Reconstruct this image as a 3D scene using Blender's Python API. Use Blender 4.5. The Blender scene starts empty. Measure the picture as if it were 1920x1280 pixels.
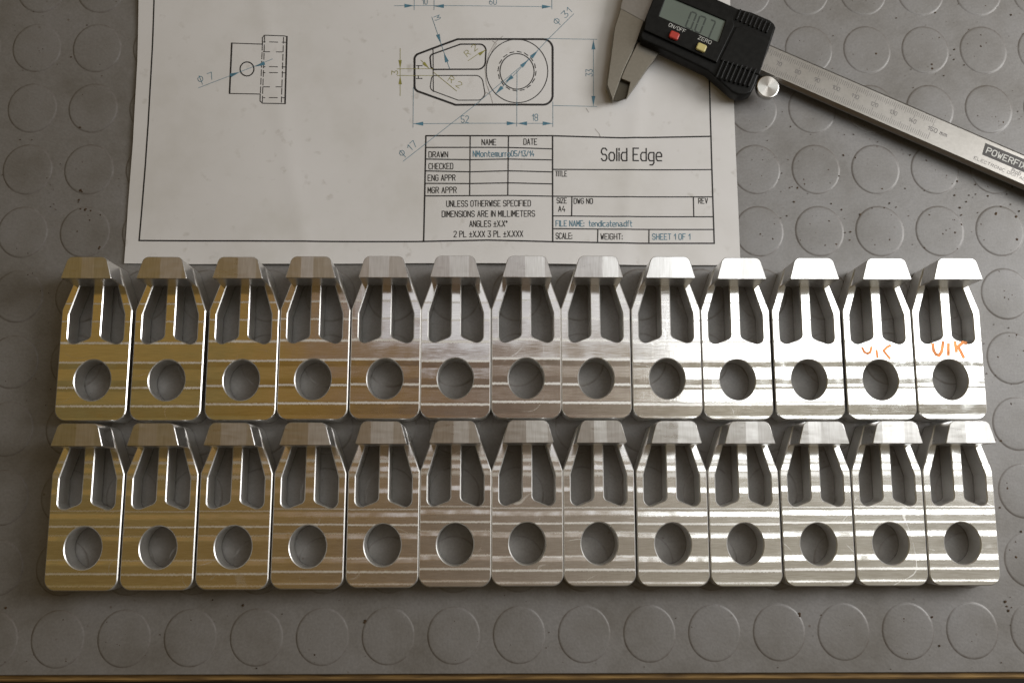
import bpy, bmesh, math, random
from mathutils import Vector, Matrix, Euler
random.seed(7)
S = 0.001                      # everything below is written in millimetres
scene = bpy.context.scene
COL = scene.collection

# ------------------------------------------------------------------ camera, world, lamps, exposure
FPX = 1850.0                   # focal length in pixels of the 1920 px wide photograph
CAM = Vector((-11.17, -84.92, 465.19))
ROT = Euler((0.16616, -0.01908, 0.0), 'XYZ')
cam_d = bpy.data.cameras.new('camera')
cam = bpy.data.objects.new('camera', cam_d); COL.objects.link(cam)
cam.location = CAM * S; cam.rotation_euler = ROT
cam_d.sensor_width = 36.0; cam_d.lens = 36.0 * FPX / 1920.0
cam_d.clip_start = 0.01; cam_d.clip_end = 50
cam_d.dof.use_dof = True; cam_d.dof.focus_distance = 0.452; cam_d.dof.aperture_fstop = 14.0
scene.camera = cam

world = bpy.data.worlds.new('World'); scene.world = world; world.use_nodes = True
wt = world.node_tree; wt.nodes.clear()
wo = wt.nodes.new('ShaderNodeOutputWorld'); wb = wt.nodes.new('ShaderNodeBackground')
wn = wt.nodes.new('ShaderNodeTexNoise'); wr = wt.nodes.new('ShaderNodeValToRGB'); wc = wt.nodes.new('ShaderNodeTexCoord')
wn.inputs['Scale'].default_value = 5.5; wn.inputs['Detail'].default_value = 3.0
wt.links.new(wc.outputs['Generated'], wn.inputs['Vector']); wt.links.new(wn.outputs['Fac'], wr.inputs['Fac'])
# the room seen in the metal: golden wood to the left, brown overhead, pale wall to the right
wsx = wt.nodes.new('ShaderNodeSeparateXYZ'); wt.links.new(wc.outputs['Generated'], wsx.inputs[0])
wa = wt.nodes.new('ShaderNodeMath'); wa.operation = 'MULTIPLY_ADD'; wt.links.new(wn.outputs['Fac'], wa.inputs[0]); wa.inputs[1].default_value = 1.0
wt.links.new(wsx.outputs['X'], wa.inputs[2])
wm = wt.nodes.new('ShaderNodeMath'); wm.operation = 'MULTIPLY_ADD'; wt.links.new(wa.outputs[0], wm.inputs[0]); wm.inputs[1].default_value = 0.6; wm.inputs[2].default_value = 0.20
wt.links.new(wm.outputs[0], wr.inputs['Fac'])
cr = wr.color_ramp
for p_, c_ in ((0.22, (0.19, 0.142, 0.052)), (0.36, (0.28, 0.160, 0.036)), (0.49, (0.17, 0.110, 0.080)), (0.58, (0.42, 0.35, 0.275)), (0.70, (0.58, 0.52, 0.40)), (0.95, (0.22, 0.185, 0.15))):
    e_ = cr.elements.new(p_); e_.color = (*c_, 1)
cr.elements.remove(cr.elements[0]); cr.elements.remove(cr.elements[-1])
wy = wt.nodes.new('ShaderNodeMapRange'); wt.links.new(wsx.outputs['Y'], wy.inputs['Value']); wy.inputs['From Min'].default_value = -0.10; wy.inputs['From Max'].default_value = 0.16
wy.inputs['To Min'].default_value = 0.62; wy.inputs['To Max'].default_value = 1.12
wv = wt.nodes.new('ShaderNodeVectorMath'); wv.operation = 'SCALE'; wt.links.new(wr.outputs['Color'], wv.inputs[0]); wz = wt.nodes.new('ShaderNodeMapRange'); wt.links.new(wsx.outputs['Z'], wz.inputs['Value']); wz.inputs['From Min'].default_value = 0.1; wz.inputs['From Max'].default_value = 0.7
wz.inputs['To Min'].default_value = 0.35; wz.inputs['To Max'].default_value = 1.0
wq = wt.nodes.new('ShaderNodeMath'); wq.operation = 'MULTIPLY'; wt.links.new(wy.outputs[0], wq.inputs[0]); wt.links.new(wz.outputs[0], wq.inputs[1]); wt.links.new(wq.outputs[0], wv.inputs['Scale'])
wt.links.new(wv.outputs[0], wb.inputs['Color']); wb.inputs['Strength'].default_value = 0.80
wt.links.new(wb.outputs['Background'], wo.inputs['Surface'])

def area(name, loc, size, power, color, aim):
    d = bpy.data.lights.new(name, 'AREA'); d.shape = 'RECTANGLE'; d.size, d.size_y = size[0]*S, size[1]*S
    d.energy = power; d.color = color
    o = bpy.data.objects.new(name, d); COL.objects.link(o); o.location = Vector(loc)*S
    o.rotation_euler = (Vector(aim)-Vector(loc)).to_track_quat('-Z', 'Y').to_euler()
    return o
wl = area('window_lamp', (392, 140, 600), (380, 250), 0.95, (0.92, 0.97, 1.0), (392, 140, 0)); wl.rotation_euler = (0, 0, math.radians(-8.8))
area('side_fill_lamp', (900, 180, 560), (420, 420), 8.1, (1.0, 0.99, 0.98), (120, 0, 0))  # unseen fill lamp added to supply diffuse light from the right
area('ceiling_panel_lamp', (20, 260, 600), (340, 310), 0.165, (0.80, 0.88, 1.0), (20, 260, 0))

vs = scene.view_settings
vs.view_transform = 'Standard'; vs.look = 'None'; vs.exposure = 0.0; vs.gamma = 1.0; vs.use_curve_mapping = False

# ------------------------------------------------------------------ helpers
RM = ROT.to_matrix()
def W(x, y, z):                # point of the photograph -> real place at height z (mm)
    d = RM @ Vector(((x-960)/FPX, -(y-640)/FPX, -1.0))
    return CAM + d*((z-CAM.z)/d.z)

def mat(name):
    m = bpy.data.materials.new(name); m.use_nodes = True
    nt = m.node_tree; b = nt.nodes['Principled BSDF']
    return m, nt, b
def N(nt, kind, **kw):
    n = nt.nodes.new(kind)
    for k, v in kw.items():
        if k in n.inputs: n.inputs[k].default_value = v
        else: setattr(n, k, v)
    return n
def L(nt, a, b): nt.links.new(a, b)
def M(nt, op, a, b=None, c=None, clamp=False):
    n = nt.nodes.new('ShaderNodeMath'); n.operation = op; n.use_clamp = clamp
    for i, v in enumerate((a, b, c)):
        if v is None: continue
        if isinstance(v, (int, float)): n.inputs[i].default_value = v
        else: nt.links.new(v, n.inputs[i])
    return n.outputs[0]
def ramp(nt, fac, stops, interp='LINEAR'):
    n = nt.nodes.new('ShaderNodeValToRGB'); cr = n.color_ramp; cr.interpolation = interp
    while len(cr.elements) < len(stops): cr.elements.new(0.5)
    for e, (p, c) in zip(cr.elements, stops):
        e.position = p; e.color = (c, c, c, 1) if isinstance(c, (int, float)) else (*c, 1)
    nt.links.new(fac, n.inputs['Fac']); return n.outputs['Color']
def mix(nt, fac, a, b, mode='MIX'):
    n = nt.nodes.new('ShaderNodeMix'); n.data_type = 'RGBA'; n.blend_type = mode
    for s, v in ((0, fac), (6, a), (7, b)):
        if isinstance(v, (int, float)): n.inputs[s].default_value = v
        elif isinstance(v, tuple): n.inputs[s].default_value = (*v, 1)
        else: nt.links.new(v, n.inputs[s])
    return n.outputs[2]
def simple(name, col, rough=0.6, metal=0.0, noise=0.0, scale=200.0, bump=0.0):
    m, nt, b = mat(name)
    b.inputs['Roughness'].default_value = rough; b.inputs['Metallic'].default_value = metal
    tc = N(nt, 'ShaderNodeTexCoord'); nz = N(nt, 'ShaderNodeTexNoise', Scale=scale, Detail=4.0)
    L(nt, tc.outputs['Object'], nz.inputs['Vector'])
    d = tuple(c*(1-noise) for c in col); u = tuple(min(1, c*(1+noise)) for c in col)
    L(nt, ramp(nt, nz.outputs['Fac'], [(0.3, d), (0.7, u)]), b.inputs['Base Color'])
    if bump:
        bp = N(nt, 'ShaderNodeBump', Strength=bump, Distance=0.0002)
        L(nt, nz.outputs['Fac'], bp.inputs['Height']); L(nt, bp.outputs['Normal'], b.inputs['Normal'])
    return m

def fillet(pts):               # [(x, y, r)] -> polygon with rounded corners
    out = []; n = len(pts)
    for i in range(n):
        x, y, r = pts[i]
        if r <= 0: out.append((x, y)); continue
        p = Vector((x, y)); a = Vector(pts[i-1][:2])-p; b = Vector(pts[(i+1) % n][:2])-p
        a.normalize(); b.normalize(); ang = a.angle(b); d = r/math.tan(ang/2)
        c = p+(a+b).normalized()*(r/math.sin(ang/2))
        s = p+a*d-c; e = p+b*d-c; sweep = s.angle_signed(e) * -1
        k = max(3, int(abs(sweep)/0.16))
        for j in range(k+1):
            t = sweep*j/k; ct, st = math.cos(t), math.sin(t)
            out.append((c.x+s.x*ct-s.y*st, c.y+s.x*st+s.y*ct))
    return out
def ellipse(cx, cy, rx, ry, n=72):
    return [(cx+rx*math.cos(2*math.pi*i/n), cy+ry*math.sin(2*math.pi*i/n)) for i in range(n)]

def link(name, me, m, parent=None):
    o = bpy.data.objects.new(name, me); COL.objects.link(o)
    if m is not None and not me.materials: me.materials.append(m)
    if parent is not None: o.parent = parent
    return o
def smooth(me, ang=30):
    for p in me.polygons: p.use_smooth = True
    me.set_sharp_from_angle(angle=math.radians(ang))
def prism_mesh(loops, z0, z1, bevel=0.0, res=0):
    c = bpy.data.curves.new('outline', 'CURVE'); c.dimensions = '2D'; c.fill_mode = 'BOTH'
    for lp in loops:
        s = c.splines.new('POLY'); s.points.add(len(lp)-1)
        for q, p in zip(s.points, lp): q.co = (p[0]*S, p[1]*S, 0, 1)
        s.use_cyclic_u = True
    c.extrude = ((z1-z0)/2-bevel)*S; c.bevel_depth = bevel*S; c.bevel_resolution = res; c.offset = -bevel*S
    o = bpy.data.objects.new('tmp', c); COL.objects.link(o)
    bpy.context.view_layer.update()
    me = bpy.data.meshes.new_from_object(o.evaluated_get(bpy.context.evaluated_depsgraph_get()))
    bpy.data.objects.remove(o); bpy.data.curves.remove(c)
    me.transform(Matrix.Translation((0, 0, (z0+z1)/2*S))); me.materials.clear()
    smooth(me); return me
def prism(name, loops, z0, z1, m, parent=None, bevel=0.0, res=0):
    return link(name, prism_mesh(loops, z0, z1, bevel, res), m, parent)
def empty(name, loc, label=None, cat=None, group=None):
    o = bpy.data.objects.new(name, None); COL.objects.link(o); o.location = Vector(loc)*S
    o.empty_display_size = 0.01
    if label: o['label'] = label; o['category'] = cat
    if group: o['group'] = group
    return o

def ribbons(name, polys, width, m, parent, zf, step=3.0):
    """flat printed strokes: polylines of mm points laid on the height zf(x, y)"""
    vs_, fs = [], []; sn = 0
    for item in polys:
        pts = [Vector((p[0], p[1])) for p in item]
        w = width/2
        for a, b in zip(pts[:-1], pts[1:]):
            d = b-a
            if d.length < 1e-6: continue
            u = d.normalized(); nrm = Vector((-u.y, u.x))*w
            a2 = a-u*w*0.6; b2 = b+u*w*0.6; k = max(1, int(d.length/step))
            base = len(vs_); sn += 1; dz = 0.004*(sn % 3)
            for i in range(k+1):
                q = a2.lerp(b2, i/k)
                for s in (1, -1):
                    r = q+nrm*s; vs_.append((r.x*S, r.y*S, (zf(r.x, r.y)+dz)*S))
            for i in range(k):
                j = base+2*i; fs.append((j+1, j+3, j+2, j))
    me = bpy.data.meshes.new(name); me.from_pydata(vs_, [], fs); me.update()
    return link(name, me, m, parent)

# single-stroke lettering: digit pairs are points (x 0-4, y 0-9, baseline 2, capital height 8)
FONT = {'A':'022842 1434','B':'020838474635053544433202','C':'4738180703123243','D':'02083847433202','E':'48080242 0535',
'F':'480802 0535','G':'47381807031232434525','H':'0208 4248 0545','I':'0208','K':'0208 4804 1542','L':'080242','M':'0208244842',
'N':'02084248','O':'071838474332120307','P':'02083847463505','R':'02083847463505 2542','S':'473818070615354443321203',
'T':'0848 2228','U':'080312324348','V':'082248','W':'0812263248','X':'0248 0842','Y':'082548 2522','Z':'08480242',
'0':'071838474332120307','1':'062822','2':'07183847460242','3':'0848253544433212 03'.replace(' ',''),'4':'280444 3532','5':'480805354443321203',
'6':'380503123243443505','7':'084822','8':'15060718384746351504031232434435','9':'451506071838474522',
'a':'1636454 2'.replace(' ','')+' 444414031232','c':'461605031242','d':'48421203051646','e':'044445361605031242','f':'38281712 0626','g':'461605031242 46413010',
'i':'0206 0708','l':'0802','m':'02062625 2622 26464542','n':'0206264542','o':'051636454332120305','r':'0206 051626','t':'18132232 0636','u':'06031242 4642','p':'0006364543 3202','v':'062246',
'/':'0238','.':'0203',':':'0203 0506','±':'0545 2327 0242','°':'0718271607','Φ':'050718384745341405 2129',' ':''}
def text_polys(s, p0, p1, h, z, skew=0.0):
    p0, p1 = Vector(p0), Vector(p1); gl = []; x = 0.0
    for ch in s:
        if ch == ' ': x += 3.0; continue
        st = [[(int(t[i]), int(t[i+1])) for i in range(0, len(t), 2)] for t in FONT[ch].split()]
        mx = max(p[0] for t in st for p in t)
        gl.append((x, st)); x += mx+1.7
    x -= 1.7; u = (p1-p0); ux = u/x; up = Vector((u.y, -u.x)).normalized()*(h/6.0); out = []
    for x0, st in gl:
        for t in st:
            pl = []
            for (a, b) in t:
                q = p0+ux*(x0+a)+up*(b-2)+ux*skew*(b-2); w = W(q.x, q.y, z); pl.append((w.x, w.y))
            out.append(pl)
    return out

# ------------------------------------------------------------------ materials
def rubber_material():
    m, nt, b = mat('grey_rubber'); b.inputs['Roughness'].default_value = 0.42; b.inputs['Specular IOR Level'].default_value = 0.55
    g = N(nt, 'ShaderNodeNewGeometry'); sep = N(nt, 'ShaderNodeSeparateXYZ')
    n1 = N(nt, 'ShaderNodeTexNoise', Scale=900.0, Detail=4.0); n2 = N(nt, 'ShaderNodeTexNoise', Scale=28.0, Detail=5.0, Roughness=0.6)
    n3 = N(nt, 'ShaderNodeTexNoise', Scale=240.0, Detail=3.0); vo = N(nt, 'ShaderNodeTexVoronoi', Scale=150.0)
    for n in (n1, n2, n3, vo): L(nt, g.outputs['Position'], n.inputs['Vector'])
    base = ramp(nt, n2.outputs['Fac'], [(0.3, (0.142, 0.132, 0.119)), (0.5, (0.186, 0.178, 0.170)), (0.72, (0.212, 0.206, 0.204))])
    base = mix(nt, 0.35, base, ramp(nt, n1.outputs['Fac'], [(0.3, 0.36), (0.7, 0.62)]), 'OVERLAY')
    # grime that settled at the foot of every stud
    oc = N(nt, 'ShaderNodeAttribute', attribute_name='rim')
    rim = M(nt, 'MULTIPLY', oc.outputs['Fac'], ramp(nt, n3.outputs['Fac'], [(0.32, 0.25), (0.7, 1.0)]))
    base = mix(nt, M(nt, 'MULTIPLY', rim, 0.6), base, (0.075, 0.055, 0.04))
    # small dark specks
    gate = ramp(nt, n2.outputs['Fac'], [(0.5, 0.0), (0.62, 1.0)])
    sp = ramp(nt, vo.outputs['Distance'], [(0.05, 1.0), (0.11, 0.0)])
    base = mix(nt, M(nt, 'MULTIPLY', M(nt, 'MULTIPLY', sp, gate), 0.6), base, (0.07, 0.045, 0.025))
    L(nt, base, b.inputs['Base Color'])
    bp = N(nt, 'ShaderNodeBump', Strength=0.25, Distance=0.00015); L(nt, n1.outputs['Fac'], bp.inputs['Height'])
    bp2 = N(nt, 'ShaderNodeBump', Strength=0.25, Distance=0.0015); L(nt, n2.outputs['Fac'], bp2.inputs['Height'])
    L(nt, bp.outputs['Normal'], bp2.inputs['Normal']); L(nt, bp2.outputs['Normal'], b.inputs['Normal'])
    return m

def aluminium(name, tilts, ridges, rbase=0.13, amp=0.20, spike=0.07):
    """milled aluminium: each cutter pass leaves its own faint slope, with a torn ridge between passes"""
    m, nt, b = mat(name); b.inputs['Metallic'].default_value = 1.0
    tc = N(nt, 'ShaderNodeTexCoord'); sep = N(nt, 'ShaderNodeSeparateXYZ'); L(nt, tc.outputs['Object'], sep.inputs[0])
    geo = N(nt, 'ShaderNodeNewGeometry'); info = N(nt, 'ShaderNodeObjectInfo')
    ns = N(nt, 'ShaderNodeSeparateXYZ'); L(nt, geo.outputs['Normal'], ns.inputs[0])
    top = M(nt, 'GREATER_THAN', ns.outputs['Z'], 0.97)
    addv = N(nt, 'ShaderNodeVectorMath', operation='ADD'); comb = N(nt, 'ShaderNodeCombineXYZ')
    L(nt, M(nt, 'MULTIPLY', info.outputs['Random'], 3.0), comb.inputs[2]); L(nt, tc.outputs['Object'], addv.inputs[0]); L(nt, comb.outputs[0], addv.inputs[1])
    def noise(sx, sy, scale, detail=3.0):
        mp = N(nt, 'ShaderNodeMapping'); mp.inputs['Scale'].default_value = (sx, sy, 1.0); L(nt, addv.outputs[0], mp.inputs['Vector'])
        n = N(nt, 'ShaderNodeTexNoise', Scale=scale, Detail=detail); L(nt, mp.outputs[0], n.inputs['Vector']); return n.outputs['Fac']
    jag = noise(1, 0.05, 2400.0, 2.0)                       # ragged ends of the feed marks
    y = M(nt, 'ADD', M(nt, 'ADD', M(nt, 'MULTIPLY', sep.outputs['Y'], 1000.0), M(nt, 'MULTIPLY', M(nt, 'SUBTRACT', info.outputs['Random'], 0.5), 1.3)), M(nt, 'MULTIPLY', M(nt, 'SUBTRACT', jag, 0.5), 0.7))
    t = M(nt, 'DIVIDE', M(nt, 'ADD', y, 20.0), 76.0)         # -20..56 mm -> 0..1
    tr = ramp(nt, t, [((yy+20)/76.0, v) for yy, v in tilts])
    rg = ramp(nt, t, [((yy+20)/76.0, v) for yy, v in ridges])
    streak = noise(0.06, 1, 2600.0); blot = noise(1, 1, 60.0)
    rnd = M(nt, 'SUBTRACT', info.outputs['Random'], 0.5)
    ty = M(nt, 'ADD', M(nt, 'MULTIPLY', M(nt, 'SUBTRACT', tr, 0.5), M(nt, 'MULTIPLY', ramp(nt, noise(1, 1, 130.0, 4.0), [(0.3, 0.55), (0.7, 1.35)]), amp)),
           M(nt, 'ADD', M(nt, 'MULTIPLY', M(nt, 'SUBTRACT', streak, 0.5), 0.035), M(nt, 'ADD', M(nt, 'MULTIPLY', rnd, 0.018), M(nt, 'MULTIPLY', M(nt, 'SUBTRACT', blot, 0.5), 0.035))))
    ty = M(nt, 'ADD', ty, M(nt, 'MULTIPLY', rg, spike))
    tx = M(nt, 'ADD', M(nt, 'MULTIPLY', M(nt, 'SUBTRACT', blot, 0.5), 0.03), M(nt, 'MULTIPLY', M(nt, 'SUBTRACT', jag, 0.5), 0.03))
    cv = N(nt, 'ShaderNodeCombineXYZ'); L(nt, M(nt, 'MULTIPLY', tx, top), cv.inputs[0]); L(nt, M(nt, 'MULTIPLY', ty, top), cv.inputs[1])
    va = N(nt, 'ShaderNodeVectorMath', operation='ADD'); L(nt, geo.outputs['Normal'], va.inputs[0]); L(nt, cv.outputs[0], va.inputs[1])
    vn = N(nt, 'ShaderNodeVectorMath', operation='NORMALIZE'); L(nt, va.outputs[0], vn.inputs[0])
    # fine scratches
    w = N(nt, 'ShaderNodeTexWave', wave_type='RINGS', Scale=45.0, Distortion=14.0, Detail=1.0); w.inputs['Detail Scale'].default_value = 0.6
    L(nt, addv.outputs[0], w.inputs['Vector'])
    scr = M(nt, 'MULTIPLY', ramp(nt, w.outputs['Fac'], [(0.997, 0.0), (1.0, 1.0)]), ramp(nt, blot, [(0.5, 0.0), (0.62, 1.0)]))
    grit = ramp(nt, noise(1, 0.2, 1900.0, 2.0), [(0.35, 0.55), (0.6, 1.0)])
    hi = M(nt, 'MULTIPLY', M(nt, 'MAXIMUM', M(nt, 'MULTIPLY', rg, grit), M(nt, 'MULTIPLY', scr, 0.25)), top)
    rough = M(nt, 'ADD', rbase, M(nt, 'MULTIPLY', hi, 0.58)); rough = M(nt, 'ADD', rough, M(nt, 'MULTIPLY', M(nt, 'SUBTRACT', streak, 0.5), 0.06))
    rough = M(nt, 'ADD', rough, M(nt, 'MULTIPLY', M(nt, 'SUBTRACT', 1.0, top), 0.20))   # bored and sawn walls are coarser
    L(nt, rough, b.inputs['Roughness'])
    L(nt, mix(nt, ramp(nt, streak, [(0.3, 0.0), (0.7, 1.0)]), (0.80, 0.785, 0.75), (0.92, 0.915, 0.90)), b.inputs['Base Color'])
    L(nt, vn.outputs[0], b.inputs['Normal'])
    return m

def block_metal():
    """sawn block top: one or two vertical facets of slightly different slope"""
    m, nt, b = mat('aluminium_block'); b.inputs['Metallic'].default_value = 1.0
    tc = N(nt, 'ShaderNodeTexCoord'); sep = N(nt, 'ShaderNodeSeparateXYZ'); L(nt, tc.outputs['Object'], sep.inputs[0])
    geo = N(nt, 'ShaderNodeNewGeometry'); info = N(nt, 'ShaderNodeObjectInfo')
    ns = N(nt, 'ShaderNodeSeparateXYZ'); L(nt, geo.outputs['Normal'], ns.inputs[0]); top = M(nt, 'GREATER_THAN', ns.outputs['Z'], 0.97)
    x = M(nt, 'MULTIPLY', sep.outputs['X'], 1000.0); r = info.outputs['Random']; r2 = M(nt, 'FRACT', M(nt, 'MULTIPLY', r, 17.3))
    e1 = M(nt, 'SUBTRACT', M(nt, 'MULTIPLY', r, 9.0), 7.0); e2 = M(nt, 'ADD', e1, M(nt, 'ADD', M(nt, 'MULTIPLY', r2, 7.0), 5.0))
    f1 = M(nt, 'GREATER_THAN', x, e1); f2 = M(nt, 'GREATER_THAN', x, e2)
    tx = M(nt, 'ADD', M(nt, 'MULTIPLY', f1, 0.05), M(nt, 'MULTIPLY', f2, -0.06)); tx = M(nt, 'ADD', tx, M(nt, 'MULTIPLY', M(nt, 'SUBTRACT', r2, 0.7), 0.03))
    av = N(nt, 'ShaderNodeVectorMath', operation='ADD'); cb = N(nt, 'ShaderNodeCombineXYZ'); L(nt, r, cb.inputs[2]); L(nt, tc.outputs['Object'], av.inputs[0]); L(nt, cb.outputs[0], av.inputs[1])
    mp = N(nt, 'ShaderNodeMapping'); mp.inputs['Scale'].default_value = (1, 0.08, 1); L(nt, av.outputs[0], mp.inputs['Vector'])
    nz = N(nt, 'ShaderNodeTexNoise', Scale=1500.0, Detail=3.0); L(nt, mp.outputs[0], nz.inputs['Vector'])
    mp2 = N(nt, 'ShaderNodeMapping'); mp2.inputs['Scale'].default_value = (0.2, 1, 1); mp2.inputs['Rotation'].default_value = (0, 0, 1.1); L(nt, av.outputs[0], mp2.inputs['Vector'])
    nz2 = N(nt, 'ShaderNodeTexNoise', Scale=700.0, Detail=4.0); L(nt, mp2.outputs[0], nz2.inputs['Vector'])
    tx = M(nt, 'ADD', tx, M(nt, 'MULTIPLY', M(nt, 'SUBTRACT', nz.outputs['Fac'], 0.5), 0.035))
    cv = N(nt, 'ShaderNodeCombineXYZ'); L(nt, M(nt, 'MULTIPLY', tx, top), cv.inputs[0]); L(nt, M(nt, 'MULTIPLY', M(nt, 'ADD', M(nt, 'MULTIPLY', M(nt, 'SUBTRACT', nz2.outputs['Fac'], 0.5), 0.06), -0.035), top), cv.inputs[1])
    va = N(nt, 'ShaderNodeVectorMath', operation='ADD'); L(nt, geo.outputs['Normal'], va.inputs[0]); L(nt, cv.outputs[0], va.inputs[1])
    vn = N(nt, 'ShaderNodeVectorMath', operation='NORMALIZE'); L(nt, va.outputs[0], vn.inputs[0]); L(nt, vn.outputs[0], b.inputs['Normal'])
    rr = M(nt, 'ADD', 0.30, M(nt, 'MULTIPLY', M(nt, 'SUBTRACT', nz2.outputs['Fac'], 0.5), 0.16))
    L(nt, M(nt, 'ADD', rr, M(nt, 'MULTIPLY', M(nt, 'MULTIPLY', f1, top), 0.06)), b.inputs['Roughness'])
    L(nt, ramp(nt, nz.outputs['Fac'], [(0.3, (0.64, 0.63, 0.61)), (0.7, (0.74, 0.73, 0.72))]), b.inputs['Base Color'])
    return m

RUBBER = rubber_material()
# tilt 0.5 = level; larger leans away from the bench edge (towards the lamp), smaller leans to the bench edge
TA = [(-20, .5), (-17.2, .62), (-16.7, .28), (-11.0, .34), (-10.2, .62), (-4.9, .57), (-4.5, .20), (0.0, .30), (0.4, .60), (5.3, .60), (5.7, .10), (8.4, .20), (8.9, .64), (12.5, .56), (16.8, .60), (17.3, .30), (18.4, .62), (27.2, .56), (28.4, .64), (35.6, .54), (36.6, .64), (55, .6)]
RA = [(-17.0, 0), (-12.3, 0), (-11.8, 1), (-11.4, 1), (-10.9, 0), (-3.8, 0), (-3.3, 1), (-2.9, 1), (-2.4, 0), (7.9, 0), (8.3, 1), (8.7, 1), (9.2, 0), (16.9, 0), (17.4, 1), (17.9, 1), (18.4, 0), (27.2, 0), (27.7, 1), (28.4, 0), (35.6, 0), (36.1, 1), (36.8, 0)]
TB = [(-20, .5), (-17.3, .45), (-16.6, .8), (-15.5, .5), (-12.0, .44), (-11.2, .58), (-9.8, .52), (-7.8, .5), (-7.2, .86), (-5.4, .9), (-4.6, .52), (0, .45), (3.0, .5), (3.4, .9), (4.8, .86), (5.6, .5), (8.8, .44), (9.4, .58), (10.4, .52), (12.4, .5), (13.2, .86), (14.6, .9), (15.4, .45), (23.2, .5), (23.8, .95), (25.2, .9), (26.2, .5), (33.0, .5), (33.7, .95), (35.0, .88), (36, .5), (41, .9)]
RB = [(-17.2, 0), (-16.6, .35), (-16.0, 0), (-12.0, 0), (-11.3, .8), (-10.6, 0), (-5.8, 0), (-5.2, .4), (-4.7, 0), (4.9, 0), (5.4, .4), (5.9, 0), (8.8, 0), (9.4, .8), (10.0, 0), (15.9, 0), (16.3, .6), (16.7, 0), (30, 0), (31.5, .4), (33, 0), (37, 0), (38, .7), (39, 0)]
ALU_A = aluminium('milled_aluminium', TA, RA)
ALU_B = aluminium('milled_aluminium_second_setup', TB, RB, 0.22, 0.38, 0.02)
BLOCK = block_metal()
MARKER = simple('orange_marker_ink', (0.34, 0.13, 0.05), 0.22, 1.0, 0.45, 300)   # a thin film of ink on bare metal
BLACKINK = simple('black_print', (0.012, 0.010, 0.010), 0.6, 0, 0.3, 600)
GREYINK = simple('grey_print', (0.12, 0.11, 0.11), 0.6, 0, 0.4, 900)
BLUEINK = simple('blue_print', (0.065, 0.175, 0.245), 0.6, 0, 0.3, 600)
OLIVEINK = simple('olive_print', (0.26, 0.24, 0.05), 0.6, 0, 0.3, 600)
PENCIL = simple('pencil', (0.36, 0.34, 0.32), 0.6, 0, 0.3, 400)
BLACKPL = simple('black_plastic', (0.008, 0.008, 0.0075), 0.40, 0, 0.3, 400, 0.2); BLACKPL.node_tree.nodes['Principled BSDF'].inputs['Specular IOR Level'].default_value = 0.14
RED = simple('red_button', (0.38, 0.03, 0.018), 0.4)
YELLOW = simple('yellow_button', (0.50, 0.43, 0.17), 0.4)
LCD = simple('lcd_glass', (0.118, 0.143, 0.122), 0.25, 0, 0.04, 60)
LCDINK = simple('lcd_segment', (0.035, 0.045, 0.04), 0.4)
PALEINK = simple('pale_print', (0.55, 0.55, 0.52), 0.6)
RUST = simple('rust_grime', (0.055, 0.032, 0.015), 0.9, 0, 0.5, 900)
WOOD_M, nt_, b_ = mat('bench_wood')
tc_ = N(nt_, 'ShaderNodeTexCoord'); mp_ = N(nt_, 'ShaderNodeMapping'); mp_.inputs['Scale'].default_value = (1, 14, 1)
nz_ = N(nt_, 'ShaderNodeTexNoise', Scale=60.0, Detail=6.0); L(nt_, tc_.outputs['Object'], mp_.inputs['Vector']); L(nt_, mp_.outputs[0], nz_.inputs['Vector'])
L(nt_, ramp(nt_, nz_.outputs['Fac'], [(0.3, (0.10, 0.055, 0.018)), (0.7, (0.34, 0.21, 0.07))]), b_.inputs['Base Color']); b_.inputs['Roughness'].default_value = 0.7
def steel(name, col, rough):
    m, nt, b = mat(name); b.inputs['Metallic'].default_value = 1.0
    tc = N(nt, 'ShaderNodeTexCoord'); nz = N(nt, 'ShaderNodeTexNoise', Scale=700.0, Detail=4.0); n2 = N(nt, 'ShaderNodeTexNoise', Scale=45.0, Detail=3.0)
    L(nt, tc.outputs['Object'], nz.inputs['Vector']); L(nt, tc.outputs['Object'], n2.inputs['Vector'])
    L(nt, ramp(nt, nz.outputs['Fac'], [(0.3, tuple(c*0.9 for c in col)), (0.7, col)]), b.inputs['Base Color'])
    L(nt, M(nt, 'ADD', rough, M(nt, 'MULTIPLY', M(nt, 'SUBTRACT', n2.outputs['Fac'], 0.5), 0.2)), b.inputs['Roughness'])
    return m
STEEL = steel('satin_steel', (0.32, 0.305, 0.285), 0.38)
STEELJ = steel('ground_steel_jaw', (0.27, 0.25, 0.21), 0.40)
STEEL_SHADE = steel('shaded_ground_steel', (0.10, 0.09, 0.07), 0.45)  # same jaw steel; shade of the turned-away tip is put into its colour
def turned():
    m, nt, b = mat('turned_steel'); b.inputs['Metallic'].default_value = 1.0; b.inputs['Roughness'].default_value = 0.32
    b.inputs['Anisotropic'].default_value = 0.85; b.inputs['Base Color'].default_value = (0.55, 0.54, 0.52, 1)
    tg = N(nt, 'ShaderNodeTangent', direction_type='RADIAL', axis='Z'); L(nt, tg.outputs[0], b.inputs['Tangent'])
    return m
TURNED = turned()

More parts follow.
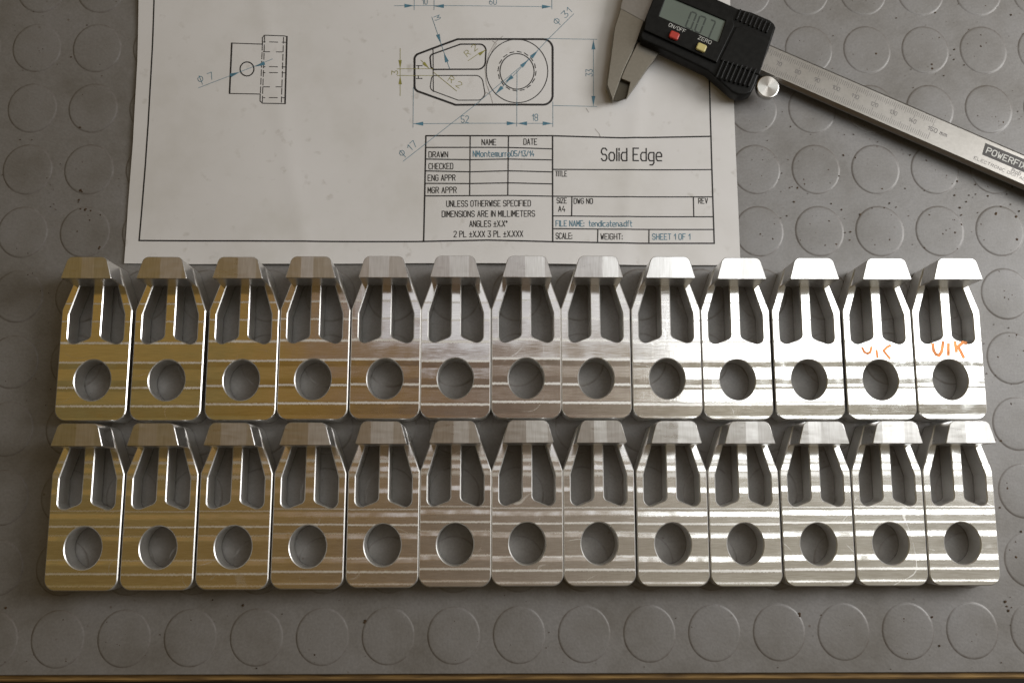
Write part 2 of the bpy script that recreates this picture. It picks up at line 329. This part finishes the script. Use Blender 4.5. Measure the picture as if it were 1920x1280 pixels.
def paper_material():
    m, nt, b = mat('printer_paper'); b.inputs['Roughness'].default_value = 0.85
    g = N(nt, 'ShaderNodeNewGeometry'); n1 = N(nt, 'ShaderNodeTexNoise', Scale=22.0, Detail=5.0, Roughness=0.6); n2 = N(nt, 'ShaderNodeTexNoise', Scale=160.0, Detail=3.0); n3 = N(nt, 'ShaderNodeTexNoise', Scale=1500.0, Detail=2.0)
    for n in (n1, n2, n3): L(nt, g.outputs['Position'], n.inputs['Vector'])
    c = ramp(nt, n1.outputs['Fac'], [(0.3, (0.59, 0.575, 0.55)), (0.5, (0.65, 0.637, 0.625)), (0.7, (0.675, 0.662, 0.655))])
    smudge = M(nt, 'MULTIPLY', ramp(nt, n2.outputs['Fac'], [(0.62, 0.0), (0.78, 1.0)]), ramp(nt, n1.outputs['Fac'], [(0.45, 0.0), (0.6, 1.0)]))
    c = mix(nt, M(nt, 'MULTIPLY', smudge, 0.6), c, (0.34, 0.31, 0.26))
    L(nt, c, b.inputs['Base Color'])
    bp = N(nt, 'ShaderNodeBump', Strength=0.15, Distance=0.0001); L(nt, n3.outputs['Fac'], bp.inputs['Height']); L(nt, bp.outputs['Normal'], b.inputs['Normal'])
    return m
PAPER = paper_material()

# ------------------------------------------------------------------ setting: floor, bench top, studded mat
def sheet_box(name, x0, x1, y0, y1, z0, z1, m, parent=None, bevel=0.3):
    return prism(name, [[(x0, y0), (x1, y0), (x1, y1), (x0, y1)]], z0, z1, m, parent, bevel)
fl = sheet_box('floor', -1500, 1500, -1500, 1500, -905, -900, simple('dark_floor', (0.03, 0.026, 0.022), 0.8, 0, 0.4, 6), bevel=0); fl['kind'] = 'structure'
bench = sheet_box('bench_top', -420, 420, -162.6, 420, -32, -3.0, WOOD_M, bevel=0.8); bench['kind'] = 'structure'
for o in (bench,): o['label'] = 'wooden bench top whose bare front edge shows below the mat'
rubber = sheet_box('rubber_mat', -410, 410, -159.3, 410, -2.98, -0.28, RUBBER, bevel=0.35); rubber['kind'] = 'structure'

PX, PY, TH = 29.773, 31.602, 0.0068
def stud_mesh():
    bm = bmesh.new(); n = 64; prof = [(12.25, -0.29, 0.0), (11.95, -0.26, 1.0), (11.7, -0.13, 0.8), (11.35, -0.03, 0.3), (10.9, 0.0, 0.0), (6, 0.0, 0.0)]
    lay = bm.verts.layers.float.new('rim'); rings = []
    for r, z, k in prof:
        ring = []
        for i in range(n):
            a = 2*math.pi*i/n; v = bm.verts.new((r*math.cos(a)*S, r*1.062*math.sin(a)*S, z*S)); v[lay] = k; ring.append(v)
        rings.append(ring)
    for a, b in zip(rings[:-1], rings[1:]):
        for i in range(n): bm.faces.new((a[i], a[(i+1) % n], b[(i+1) % n], b[i]))
    bm.faces.new(rings[-1]); me = bpy.data.meshes.new('stud'); bm.to_mesh(me); bm.free()
    for p in me.polygons: p.use_smooth = True
    me.materials.append(RUBBER); return me
SM = stud_mesh()
for j in range(-1, 10):
    for i in range(-1, 18):
        if 3 <= i <= 11 and j <= 3: continue              # wholly under the sheet of paper
        X, Y = (i-8)*PX, -(j-4.5)*PY
        x = X*math.cos(TH)-Y*math.sin(TH); y = X*math.sin(TH)+Y*math.cos(TH)
        o = bpy.data.objects.new('stud', SM); COL.objects.link(o); o.parent = rubber
        o.location = (x*S, y*S, 0); o.rotation_euler = (0, 0, 0)

# ------------------------------------------------------------------ grime on the mat
def blob(bm, x, y, r, z, e=1.0, a=0.0):
    n = 9; ph = random.random()*6; vs_ = []
    for i in range(n):
        t = 2*math.pi*i/n; rr = r*(0.75+0.45*random.random()); px, py = rr*math.cos(t)*e, rr*math.sin(t)
        vs_.append(bm.verts.new(((x+px*math.cos(a)-py*math.sin(a))*S, (y+px*math.sin(a)+py*math.cos(a))*S, z*S)))
    c = bm.verts.new((x*S, y*S, (z+r*0.35)*S))
    for i in range(n): bm.faces.new((vs_[i], vs_[(i+1) % n], c))
SP = [(133.5,107,3),(151,357,5),(154,360,3),(148,375,3),(147,379,2),(160,393,4),(151,392,3),(170,395,3),(165,404,2),(168,413,2.5),(188,403,3),(144.5,434,2.5),(187,463,3.5),(185,466,3),(11,1139,3.5),
(456,1134,4),(685,1163,4),(684,1166,3),(590,1227,3),(399,1124,2),(1573,330,2.5),(1585,436,2),(1578,393,2.5),(1613,402,3),(1658,390,2.5),(1547,460,2.5),(1775,329,2.5),(1795,340,3),(1790,366,3),(1817,366,2.5),(1812,378,3),(1800,389,3.5),
(1867,401,4),(1868,399,3),(1905,406,4.5),(1907,449,5),(1774,432,2.5),(1791,436,3),(1790,412,2),(1845,450,2),(1877,387,2.5),(1911,396,3),(1829,346,3),(1888,364,2),(1681,34,2.5),(1848,11,2.5),(1896,28,3),(1761,71,2.5),
(1747,121,3.5),(1748,129,3.5),(1790,93,3),(1789,112,2.5),(1770,142,2.5),(1839,87,3),(1839,66,2),(1849,81,1.8),(1808,122,2.5),(1754,24,2.5),(1642.5,101,3.5),(1748,1156,3),(1762,1210,3),(1885,1127,4),(1891,1144,4),(1888,1136,3),(1897,1138,2),
(1499,1150,4),(1500,1154,3),(1845,644,2),(1871,669,2.5),(1850,700,2.2),(1866,825,3),(1877,826,3),(1889,915,3),(1888,905,2),(1875,951,3),(1915,996,3.5),(1905,1044,4),(1893,1030,2),(1904,1015,2),(1906,628,3),(1898,553,2),(1883,545,2),(1891,561,2),
(1695,1159,2),(111,600,1),(52,515,2),(76,545,1.5),(1540,1152,2),(38,262,2),(88,334,2),(60,262,2),(1428,330,1.5),(1452,420,2),(1466,325,2),(1410,300,2)]
bm = bmesh.new()
for x, y, r in SP:
    p = W(x, y, 0); blob(bm, p.x, p.y, r/3.9*0.62, 0.015, random.uniform(0.8, 1.3), random.random()*3)
for k in range(26):                                        # rusty arc at the foot of a stud
    t = k/25; p = W(150+t*46, 239+6*math.sin(math.pi*t), 0); blob(bm, p.x, p.y, random.uniform(.25, .55), -0.2 if k else 0, 1.4)
for k in range(430):
    x, y = random.uniform(1400, 1920), random.uniform(200, 760)
    if x < 1860 and y > 470: continue
    p = W(x, y, 0); blob(bm, p.x, p.y, 0.07+0.33*random.random()**2.5, 0.012, 1.5, random.random()*3)
for k in range(200):
    x, y = random.choice([(random.uniform(0, 230), random.uniform(0, 760)), (random.uniform(0, 1920), random.uniform(1115, 1255)), (random.uniform(1480, 1920), random.uniform(0, 200))])
    p = W(x, y, 0); blob(bm, p.x, p.y, random.uniform(.08, .24), 0.012, 1.5, random.random()*3)
me = bpy.data.meshes.new('rust_specks'); bm.to_mesh(me); bm.free()
o = link('rust_specks', me, RUST); o['kind'] = 'stuff'; o['label'] = 'brown rust crumbs and grime specks scattered on the grey mat'; o['category'] = 'grime'

# ------------------------------------------------------------------ the machined brackets
def plate_loops():
    out = fillet([(-16.2, -18.7, 5.2), (16.2, -18.7, 5.2), (16.2, 32.7, 1.2), (8.7, 54.3, 3.4), (-8.7, 54.3, 3.4), (-16.2, 32.7, 1.2)])
    win = [(-12.75, 15.6, 3.0), (-2.35, 19.7, 2.4), (-2.35, 47.0, 2.0), (-7.9, 47.0, 2.0), (-12.75, 30.8, 2.5)]
    w1 = fillet(win); w2 = fillet([(-x, y, r) for x, y, r in reversed(win)])
    return [out, w1, w2, ellipse(0, 0, 8.25, 9.4, 80)]
PLATE = prism_mesh(plate_loops(), 0.0, 12.0, 0.42); PLATE.name = 'base_plate'
PLATE_B = PLATE.copy(); PLATE.materials.append(ALU_A); PLATE_B.materials.append(ALU_B)
BLK = prism_mesh([fillet([(-11.45, 44.2, 0.5), (11.45, 44.2, 0.5), (8.55, 54.4, 3.0), (-8.55, 54.4, 3.0)])], 11.5, 27.0, 0.25); BLK.name = 'raised_block'; BLK.materials.append(BLOCK)
R1 = [(-195.2,-27.5),(-161.3,-27.4),(-127.2,-27.2),(-94.3,-26.8),(-61.2,-26.5),(-28.7,-26.2),(4.1,-26.1),(36.6,-26.0),(69.6,-26.1),(102.4,-26.5),(135.9,-26.4),(169.4,-26.4),(202.3,-26.2)]
R2 = [(-194.1,-102.9),(-160.8,-102.7),(-127.4,-102.5),(-94.1,-102.3),(-60.7,-101.7),(-28.1,-101.4),(4.4,-101.1),(37.0,-101.1),(70.3,-101.3),(103.2,-101.4),(136.4,-101.4),(169.4,-101.2),(202.3,-101.1)]
ORD = ['leftmost', 'second from the left', 'third from the left', 'fourth from the left', 'fifth from the left', 'sixth from the left', 'middle', 'sixth from the right', 'fifth from the right', 'fourth from the right', 'third from the right', 'second from the right', 'rightmost']
LOOK1 = ['olive golden', 'golden', 'warm golden', 'amber golden', 'bronze toned', 'dull bronze and silver', 'half bright silver', 'silver glinting', 'silver white glaring', 'white glaring', 'white glaring', 'white glaring', 'white glaring']
LOOK2 = ['dark olive golden', 'dark golden', 'dark golden', 'amber brown', 'brown toned', 'purple brown toned', 'purple brown toned', 'brown and silver', 'brown and silver', 'violet grey', 'pale violet grey', 'pale golden', 'pale golden']
protos = {}
def bracket(loc, mesh, label):
    e = bpy.data.objects.new('machined_bracket', None); COL.objects.link(e); e.empty_display_size = 0.01
    e.location = (loc[0]*S, loc[1]*S, 0.02*S); e.rotation_euler = (0, 0, math.radians(random.uniform(-0.08, 0.08)))
    p = bpy.data.objects.new('base_plate', mesh); COL.objects.link(p); p.parent = e
    q = bpy.data.objects.new('raised_block', BLK); COL.objects.link(q); q.parent = e
    e['label'] = label; e['category'] = 'bracket'; e['group'] = 'machined aluminium brackets in two rows'
    return e
row1 = []
for k, (x, y) in enumerate(R1):
    extra = {11: ' with faint orange letters', 12: ' with bold orange letters'}.get(k, '')
    row1.append(bracket((x, y), PLATE, '%s aluminium bracket%s, %s in the upper row' % (LOOK1[k], extra, ORD[k])))
for k, (x, y) in enumerate(R2):
    bracket((x, y), PLATE_B, '%s aluminium bracket, %s of the lower row' % (LOOK2[k], ORD[k]))
def marker(k, strokes, o, sc, w):
    e = row1[k]; c = R1[k]; pl = []
    for st in strokes:
        pts = []
        for i in range(len(st)-1):
            for t in (0, .5): pts.append((st[i][0]*(1-t)+st[i+1][0]*t, st[i][1]*(1-t)+st[i+1][1]*t))
        pts.append(st[-1])
        pl.append([(W(o[0]+x/sc, o[1]+y/sc, 12).x-c[0], W(o[0]+x/sc, o[1]+y/sc, 12).y-c[1]) for x, y in pts])
    ribbons('marker_writing', pl, w, MARKER, e, lambda x, y: 12.03)
marker(12, [[(550,680),(565,780),(600,835),(645,850),(680,800),(695,730),(705,650)], [(785,680),(785,840)], [(885,650),(905,790)], [(1050,665),(1000,655),(930,720),(975,800),(1015,880)]], (1680,560), 8, 1.5)
marker(11, [[(1010,635),(1022,660),(1040,668),(1055,660),(1062,632)], [(1090,650),(1096,690)], [(1168,622),(1150,632),(1130,652),(1148,675),(1165,695)]], (1280,440), 3, 1.2)

# ------------------------------------------------------------------ technical drawing on A4 paper
def lerp_tab(tab, y):
    for (y0, x0), (y1, x1) in zip(tab[:-1], tab[1:]):
        if y0 >= y >= y1: return x0+(x1-x0)*(y0-y)/(y0-y1)
    return tab[-1][1] if y < tab[-1][0] else tab[0][1]
LE = [(497, 233), (390, 240), (273, 250), (117, 258), (0, 261), (-340, 262)]
RE = [(497, 1388), (340, 1381.5), (175, 1375), (0, 1368), (-340, 1356)]
def hp(x, y):                  # gentle waves of the sheet, mm
    near = math.exp(-max(0.0, y-31)/22.0)
    return 0.95+0.45*math.sin(x*0.045+y*0.02)+0.35*math.sin(y*0.06-x*0.013)+0.30*math.exp(-((x-47-0.12*y)/3.5)**2)+0.22*math.exp(-((x+95+0.2*y)/4.0)**2)+near*(0.35+0.75*math.exp(-((x+18)/26)**2)+0.25*math.sin(x*0.09))
NX, NY = 110, 84
vs_, fs = [], []
for j in range(NY+1):
    v = 495.5+(-340-495.5)*j/NY; a = lerp_tab(LE, v); b = lerp_tab(RE, v)
    for i in range(NX+1):
        u = i/NX; yy = v+((u-0.5)*3.0+1.2*math.sin(u*9))*(1-j/NY)
        p = W(a+(b-a)*u, yy, 0.5); vs_.append((p.x*S, p.y*S, hp(p.x, p.y)*S))
for j in range(NY):
    for i in range(NX):
        q = j*(NX+1)+i; fs.append((q, q+1, q+NX+2, q+NX+1))
me = bpy.data.meshes.new('sheet'); me.from_pydata(vs_, [], fs); me.update()
for p in me.polygons: p.use_smooth = True
me.materials.append(PAPER)
bp0 = W(810, 250, 0.5)
DRW = empty('technical_drawing', (0, 0, 0), 'white paper sheet with a printed technical drawing of the bracket and a title block', 'drawing')
sh = link('sheet', me, PAPER, DRW)
so = sh.modifiers.new('thickness', 'SOLIDIFY'); so.thickness = 0.1*S; so.offset = -1
bpy.context.view_layer.update(); me2 = bpy.data.meshes.new_from_object(sh.evaluated_get(bpy.context.evaluated_depsgraph_get()))
sh.modifiers.clear(); sh.data = me2; me2.set_sharp_from_angle(angle=math.radians(30))
PZ = lambda x, y: hp(x, y)+0.06
def wp(o, sc, pts): return [tuple(W(o[0]+x/sc, o[1]+y/sc, 0.5).xy) for x, y in pts]
def P(pts): return wp((0, 0), 1, pts)
Z2 = lambda pts: wp((780, 240), 3.097, pts)
Z1 = lambda pts: wp((720, 0), 4.17, pts)
Z4 = lambda pts: wp((420, 50), 8.0, pts)
Z3 = lambda pts: wp((220, 0), 3.4286, pts)
def dash(pts, on, off):
    out = []
    for (x0, y0), (x1, y1) in zip(pts[:-1], pts[1:]):
        l = math.hypot(x1-x0, y1-y0); s = 0
        while s < l:
            e = min(l, s+on); out.append([(x0+(x1-x0)*s/l, y0+(y1-y0)*s/l), (x0+(x1-x0)*e/l, y0+(y1-y0)*e/l)]); s += on+off
    return out
def rnd(pts): return fillet(pts)
# sheet frame
ribbons('frame_line', [P([(291,-60),(290,0),(287,78),(279,234),(273.4,312),(261,451)]), P([(261,451),(500,453),(780,453.5),(915,451.5),(1038,455),(1200,457),(1338.6,457)]), P([(1338.6,457),(1336,369),(1333,256),(1329,136),(1325,0),(1323,-60)])], 0.72, BLACKINK, DRW, PZ)
# title block
tb = [[(58,48),(535,50),(790,48),(1200,57),(1712,50)], [(58,48),(45,660)], [(793,48),(793,668)]]
tb2 = [[(315,50),(312,392)], [(537,50),(533,394)], [(58,115),(535,117),(790,124)], [(55,182),(313,187),(535,184),(790,188)], [(55,250),(313,257),(535,252),(790,258)], [(55,322),(313,325),(535,322),(790,328)], [(52,395),(535,395),(793,400),(1720,402)],
 [(795,243),(1715,243)], [(795,515),(1722,518)], [(795,590),(1726,592)], [(905,400),(903,515)], [(1610,402),(1612,517)], [(1055,592),(1053,668)], [(1352,592),(1351,668)]]
ribbons('title_block_lines', [Z2(l) for l in tb], 0.74, BLACKINK, DRW, PZ)
ribbons('title_block_lines', [Z2(l) for l in tb2], 0.58, BLACKINK, DRW, lambda x, y: hp(x, y)+0.068)
def z2t(s, x, y, w, h, dy=0): return text_polys(s, (780+x/3.097, 240+y/3.097), (780+(x+w)/3.097, 240+(y+dy)/3.097), h/3.097, 0.5)
LZ = lambda x, y: hp(x, y)+0.075
for s, x, y, w, h in [('NAME',383,103,82,33),('DATE',626,100,76,33),('DRAWN',75,172,110,32),('CHECKED',75,240,140,33),('ENG APPR',70,307,158,33),('MGR APPR',70,378,165,33),('UNLESS OTHERWISE SPECIFIED',178,458,487,34),('DIMENSIONS ARE IN MILLIMETERS',152,518,537,34),
 ('ANGLES ±X.X°',312,576,218,34),('2 PL ±X.XX 3 PL ±X.XXX',220,636,400,34),('TITLE',810,283,65,30),('SIZE',818,440,56,30),('A4',827,489,38,32),('DWG NO',917,442,108,30),('REV',1640,440,52,30),('SCALE:',812,648,92,33),('WEIGHT:',1072,650,124,33)]: ribbons('title_block_word', z2t(s, x, y, w, h), 0.38, BLACKINK, DRW, LZ)
for s, x, y, w, h in [('NMontemurro',332,170,215,34),('05/13/14',553,168,132,32),('FILE NAME:',812,575,162,33),('tendicatena.dft',1003,575,250,33),('SHEET 1 OF 1',1372,650,218,33)]: ribbons('title_block_word', z2t(s, x, y, w, h), 0.36, BLUEINK, DRW, LZ)
ribbons('title_block_word', z2t('Solid Edge', 1077, 190, 350, 72), 0.66, BLACKINK, DRW, LZ)
# plan view of the bracket
def poly(pts): q = list(pts); return q+[q[0]]
ol = rnd([(575,316,20),(1318,312,75),(1318,824,75),(560,828,20),(240,712,45),(240,440,45)])
ribbons('bracket_plan_view', [Z1(poly(ol))], 1.05, BLACKINK, DRW, PZ)
ribbons('bracket_plan_view', [Z1(poly(rnd([(600,355,30),(800,355,50),(790,552,60),(370,552,30),(360,440,30)])))], 0.75, BLACKINK, DRW, PZ)
for q in (poly(rnd([(580,792,30),(800,792,55),(765,600,60),(375,600,30),(360,710,40)])), poly(ellipse(1040,563,240,248,60)), [(385,395),(387,725)]): ribbons('bracket_plan_view', [Z1(q)], 0.46, BLACKINK, DRW, PZ)
ribbons('bracket_plan_view', [Z1(poly(ellipse(1040,567,133,139,48)))], 0.5, BLACKINK, DRW, PZ)
ribbons('hidden_line', [Z1(d) for d in dash(poly(ellipse(1040,565,149,155,16)), 34, 26)]+[Z1([(255,522),(300,522)]), Z1([(255,622),(300,622)]), Z1([(270,522),(270,545)]), Z1([(270,600),(270,622)])], 0.45, BLACKINK, DRW, PZ)['kind'] = 'stuff'
for q in (Z1([(930,290),(870,340),(820,430),(790,540),(800,660),(835,760),(850,815)]), Z1([(850,330),(880,350),(840,420)]), Z1([(740,815),(800,730),(830,750)]), wp((1100,0),4.795,[(75,1160),(110,1200),(125,1235)]), Z1([(1580,850),(1600,880)])): ribbons('pencil_sketch', [q], 0.35, PENCIL, DRW, lambda x, y: hp(x, y)+0.052)
# side view
s1 = [[(120,255),(575,268)], [(92,1018),(550,1025)], [(578,268),(578,172),(608,135),(900,140),(945,150)], [(550,1025),(548,1128),(585,1163),(925,1170)]]
for l in s1: ribbons('bracket_side_view', [Z4(l)], 0.46, BLACKINK, DRW, PZ)
for q in (Z4([(120,255),(92,1018)]), Z4([(943,150),(922,1165)])): ribbons('bracket_side_view', [q], 0.8, BLACKINK, DRW, PZ)
ds = [[(612,150),(582,1150)], [(578,268),(553,1020)], [(893,160),(868,1150)]]
dd = []
for l in ds: dd += [Z4(q) for q in dash(l, 95, 34)]
for y in (235, 610, 700, 1078): dd += [Z4([(685,y),(808,y+2)]), Z4([(590,y),(622,y)]), Z4([(872,y+1),(930,y+2)])]
for y in (385, 915): dd += [Z4([(590,y),(690,y)]), Z4([(785,y),(878,y)])]
ribbons('hidden_line', dd, 0.4, BLACKINK, DRW, PZ)['kind'] = 'stuff'
ribbons('bracket_side_view', [Z4(poly(ellipse(350,645,103,106,40)))], 0.6, BLACKINK, DRW, PZ)
# dimension lines with arrowheads
def arrows(name, conv, items, m, size):
    for (tx, ty), (dx, dy) in items:
        bm = bmesh.new(); l = math.hypot(dx, dy); dx, dy = dx/l, dy/l
        pts = conv([(tx, ty), (tx-dx*size-dy*size*0.2, ty-dy*size+dx*size*0.2), (tx-dx*size+dy*size*0.2, ty-dy*size-dx*size*0.2)])
        v = [bm.verts.new((a*S, b*S, (hp(a, b)+0.085)*S)) for a, b in pts]; bm.faces.new(v)
        me = bpy.data.meshes.new(name); bm.to_mesh(me); bm.free(); link(name, me, m, DRW)
dl = [Z1(l) for l in [[(80,50),(1312,55)], [(238,-60),(237,85)], [(393,-60),(392,85)], [(1313,-60),(1313,75)], [(1637,315),(1637,830)], [(1255,307),(1665,312)], [(1320,830),(1665,835)], [(230,972),(1318,970)], [(231,690),(228,1000)], [(1040,563),(1038,995)], [(1320,800),(1320,995)],
 [(870,748),(1180,425),(1290,305),(1485,110)], [(150,1262),(380,1085),(700,840),(1080,520),(1130,470)], [(375,140),(447,350),(515,550)]]]+[Z3([(525,572),(735,490),(1000,383)])]
for k, q in enumerate(dl): ribbons('dimension_line', [q], 0.22, BLUEINK, DRW, lambda x, y: hp(x, y)+0.08+0.0006*k)
arrows('arrowhead', Z1, [((237,51),(1,0)), ((393,55),(-1,0)), ((1312,55),(1,0)), ((1637,315),(0,-1)), ((1637,830),(0,1)), ((232,972),(-1,0)), ((1036,971),(1,0)), ((1042,971),(-1,0)), ((1317,970),(1,0)), ((1205,400),(1,-1.05)), ((872,745),(-1,1.05)), ((1130,475),(1,-.95)), ((945,655),(-1,.8)), ((446,350),(.33,1)), ((470,422),(-.33,-1))], BLUEINK, 76)
arrows('arrowhead', Z3, [((790,468),(1,-.38)), ((888,432),(-1,.38))], BLUEINK, 64)
def z1t(s, a, b, h): return text_polys(s, (720+a[0]/4.17, a[1]/4.17), (720+b[0]/4.17, b[1]/4.17), h/4.17, 0.5)
for s_, a_, b_, h_ in [('10', (300,40), (340,40), 46), ('60', (825,40), (880,40), 46), ('52', (605,965), (662,965), 52), ('18', (1158,950), (1202,950), 52), ('33', (1630,600), (1630,548), 52), ('Φ 31', (1360,205), (1470,95), 50), ('Φ 17', (150,1235), (262,1140), 52), ('3', (400,170), (445,152), 30)]:
    ribbons('dimension_figure', z1t(s_, a_, b_, h_), 0.27, BLUEINK, DRW, LZ)
ribbons('dimension_figure', text_polys('Φ 7', (220+535/3.4286, 548/3.4286), (220+625/3.4286, 512/3.4286), 46/3.4286, 0.5), 0.27, BLUEINK, DRW, LZ)
ov = [Z1(l) for l in [[(128,385),(128,755)], [(105,545),(385,547)], [(105,597),(385,600)], [(290,478),(355,545)], [(740,430),(660,485)], [(740,430),(795,400)], [(390,575),(570,722)]]]
for k, q in enumerate(ov): ribbons('dimension_line', [q], 0.24, OLIVEINK, DRW, lambda x, y: hp(x, y)+0.091+0.0006*k)
arrows('arrowhead', Z1, [((128,543),(0,1)), ((128,600),(0,-1)), ((357,547),(1,1)), ((798,398),(1,-.7))], OLIVEINK, 66)
for q in (z1t('3', (108,590), (108,560), 46), z1t('R 2', (655,455), (735,392), 48), z1t('R 2', (500,640), (590,700), 46)): ribbons('dimension_figure', q, 0.26, OLIVEINK, DRW, LZ)

# ------------------------------------------------------------------ digital caliper
CAL = empty('digital_caliper', (0, 0, 0), 'black and steel digital caliper lying across the top right corner of the drawing', 'caliper')
def pp(pts, z): return [tuple(W(x, y, z).xy) for x, y in pts]
beam = [(1395, 60), (2060, 347.3), (2060, 412.7), (1395, 123)]
prism('beam', [pp(beam, 8)], 4.0, 8.0, STEEL, CAL, 1.5)
bu = Vector((286.2, 122.0))/80.0; bo = Vector((1467.8, 102.0)); bn = Vector((-0.386, 0.922))
def sc_pt(mm, d): q = bo+bu*(mm-70)+bn*d*3.87; return tuple(W(q.x, q.y, 8).xy)
tk = []
for mm in range(63, 151):
    l = 3.6 if mm % 10 == 0 else (2.9 if mm % 5 == 0 else 2.2)
    tk.append([sc_pt(mm, 0), sc_pt(mm, l)]); tk.append([sc_pt(mm, 10.4), sc_pt(mm, 10.4-l)])
BZ = lambda x, y: 8.03
ribbons('scale_marks', tk, 0.2, GREYINK, CAL, BZ, 50)
nm = []
for mm in range(70, 160, 10):
    c = bo+bu*(mm-70)+bn*5.9*3.87; w = 10 if mm < 100 else 14
    dv = bu.normalized(); s = str(mm)+(' mm' if mm == 150 else ''); e = c+dv*(w/2 if mm < 150 else 31)
    a = c-dv*w/2; nm += text_polys(s, tuple(a), tuple(e), 7.0, 8)
ribbons('scale_numbers', nm, 0.3, GREYINK, CAL, BZ, 50)
box = [(1847.6,268.4), (1841.4,289.8), (1950,336), (1957,314)]
prism('brand_panel', [pp(box, 8)], 8.0, 8.06, simple('black_brand_print', (0.03, 0.025, 0.022), 0.5), CAL)
ribbons('brand_lettering', text_polys('POWERFIX', (1848.5, 286.5), (1921, 317.5), 10.5, 8), 0.5, PALEINK, CAL, lambda x, y: 8.09, 50)
ribbons('brand_subtitle', text_polys('ELECTRONIC DIGITAL CALIPER', (1825.5, 298), (1965, 358), 5.2, 8), 0.2, GREYINK, CAL, BZ, 50)
ribbons('brand_subtitle', text_polys('Profi', (1896, 322), (1912, 329), 7, 8), 0.3, GREYINK, CAL, BZ, 50)
# jaws
head = [(1183,-60), (1163.5,16), (1208,40), (1240,-40)]
prism('frame_head', [pp(head, 7.4)], 4.0, 7.4, STEEL, CAL, 0.0)
fixed = [(1165,11), (1152,53), (1146.5,95), (1138,158), (1138.3,160.5), (1148.8,189.5), (1163.6,147), (1170,130), (1194,80), (1207.5,41), (1206,30)]
prism('fixed_jaw', [pp(list(reversed(fixed)), 7.2)], 3.4, 7.2, STEELJ, CAL, 0.35)
moving = [(1195,80.5), (1171,130), (1164.2,147.5), (1181,154.5), (1174.5,184), (1195.5,155), (1215,126.5), (1236,101), (1244,92), (1215,72)]
prism('moving_jaw', [pp(list(reversed(moving)), 7.2)], 3.4, 7.15, STEELJ, CAL, 0.3)
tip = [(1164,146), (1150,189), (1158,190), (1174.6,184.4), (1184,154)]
prism('jaw_tip', [pp(list(reversed(tip)), 4.2)], 3.2, 4.6, STEEL_SHADE, CAL, 0.1)  # modelled flat, its shade comes from the darker steel colour
# housing
hs = [(1240,-60), (1225,0), (1207,42), (1199,68), (1203,76), (1246,94.5), (1327,133), (1373,173.5), (1384,178.5), (1398,178.5), (1409,174), (1416,160), (1426,132), (1442,90), (1454.5,52), (1451,45), (1444,38.5), (1409,23.5), (1382,16.5), (1369,10.5), (1350,2), (1320,-12), (1270,-50)]
prism('slider_housing', [pp(list(reversed(hs)), 12)], 4.5, 12.5, BLACKPL, CAL, 1.0, 2)
lcd = [(1250,-8), (1236,30.5), (1347,79), (1361,38.5)]
bez = [(1240,-40), (1212,30), (1208,56), (1344,117), (1377,49), (1371,20), (1335,2), (1280,-28)]
prism('display_bezel', [pp(list(reversed(bez)), 14), pp(lcd, 14)], 12.4, 14.0, BLACKPL, CAL, 0.35, 1)
prism('display', [pp([(1248,-12), (1233,31.5), (1348,82), (1364,38)], 13.2)], 12.45, 13.2, LCD, CAL)
seg = []
def sg(a, b): return [tuple(W(a[0], a[1], 13.2).xy), tuple(W(b[0], b[1], 13.2).xy)]
for TL, TR, BL_, BR in [((1296.4,22.4),(1306.5,26),(1285,51),(1295,55.5)), ((1312.7,30),(1324,34),(1302.3,58.5),(1312.3,63))]:
    ml = ((TL[0]+BL_[0])/2, (TL[1]+BL_[1])/2); mr = ((TR[0]+BR[0])/2, (TR[1]+BR[1])/2)
    def sh_(a, b, k=0.1): return sg((a[0]+(b[0]-a[0])*k, a[1]+(b[1]-a[1])*k), (b[0]-(b[0]-a[0])*k, b[1]-(b[1]-a[1])*k))
    seg += [sh_(TL, TR, .15), sh_(TL, ml), sh_(ml, BL_), sh_(TR, mr), sh_(mr, BR), sh_(BL_, BR, .15)]
seg += [sg((1334,38), (1341,41)), sg((1341,43), (1335.5,56)), sg((1334.5,58), (1328.5,72.5)), sg((1297.5,57.2), (1298.5,57.7))]
ribbons('display_digits', seg, 0.75, LCDINK, CAL, lambda x, y: 13.24, 50)
def button(name, cx, cy, w, h, z1, m, zb=13.9):
    u = Vector((0.918, 0.396)); v = Vector((-0.396, 0.918)); c = Vector((cx, cy))
    q = [c+u*a*w/2+v*b*h/2 for a, b in ((-1, 1), (1, 1), (1, -1), (-1, -1))]
    loop = pp([tuple(p) for p in q], z1); r = min(0.9, w/3.9*0.3)
    return prism(name, [fillet([(x, y, r) for x, y in loop])], zb, z1, m, CAL, min(0.5, r*0.8), 1)
button('power_button', 1264.6, 65.8, 18.5, 13.5, 15.6, RED)
button('zero_button', 1315.6, 88.3, 18.5, 13.5, 15.6, YELLOW)
ribbons('button_lettering', text_polys('ON/OFF', (1253.5,49.5), (1283.5,62.5), 6.4, 14)+text_polys('ZERO', (1308.5,73.5), (1332,83.5), 6.4, 14), 0.2, PALEINK, CAL, lambda x, y: 14.03, 50)
prism('battery_cover', [pp(list(reversed([(1381,50), (1350,112), (1424,140), (1446,72)])), 13.2)], 12.4, 13.2, BLACKPL, CAL, 0.3, 1)
for k in range(8):
    button('grip_rib', 1385+k*8.0, 27+k*3.45, 3.4, 21, 13.6, BLACKPL, 12.4)
for k in range(8):
    button('grip_rib', 1350+k*8.6, 128+k*2.4, 3.6, 36, 14.2, BLACKPL, 12.4)
kc = W(1440, 162.5, 13)
kn = prism_mesh([ellipse(0, 0, 5.55, 5.75, 64)], 9.5, 13.0, 0.5, 1)
prism('knob_stem', [[(kc.x+a, kc.y+b) for a, b in ellipse(0, 0, 2.2, 2.3, 24)]], 4.5, 9.6, TURNED, CAL)
ko = link('locking_knob', kn, TURNED, CAL); ko.location = (kc.x*S, kc.y*S, 0)
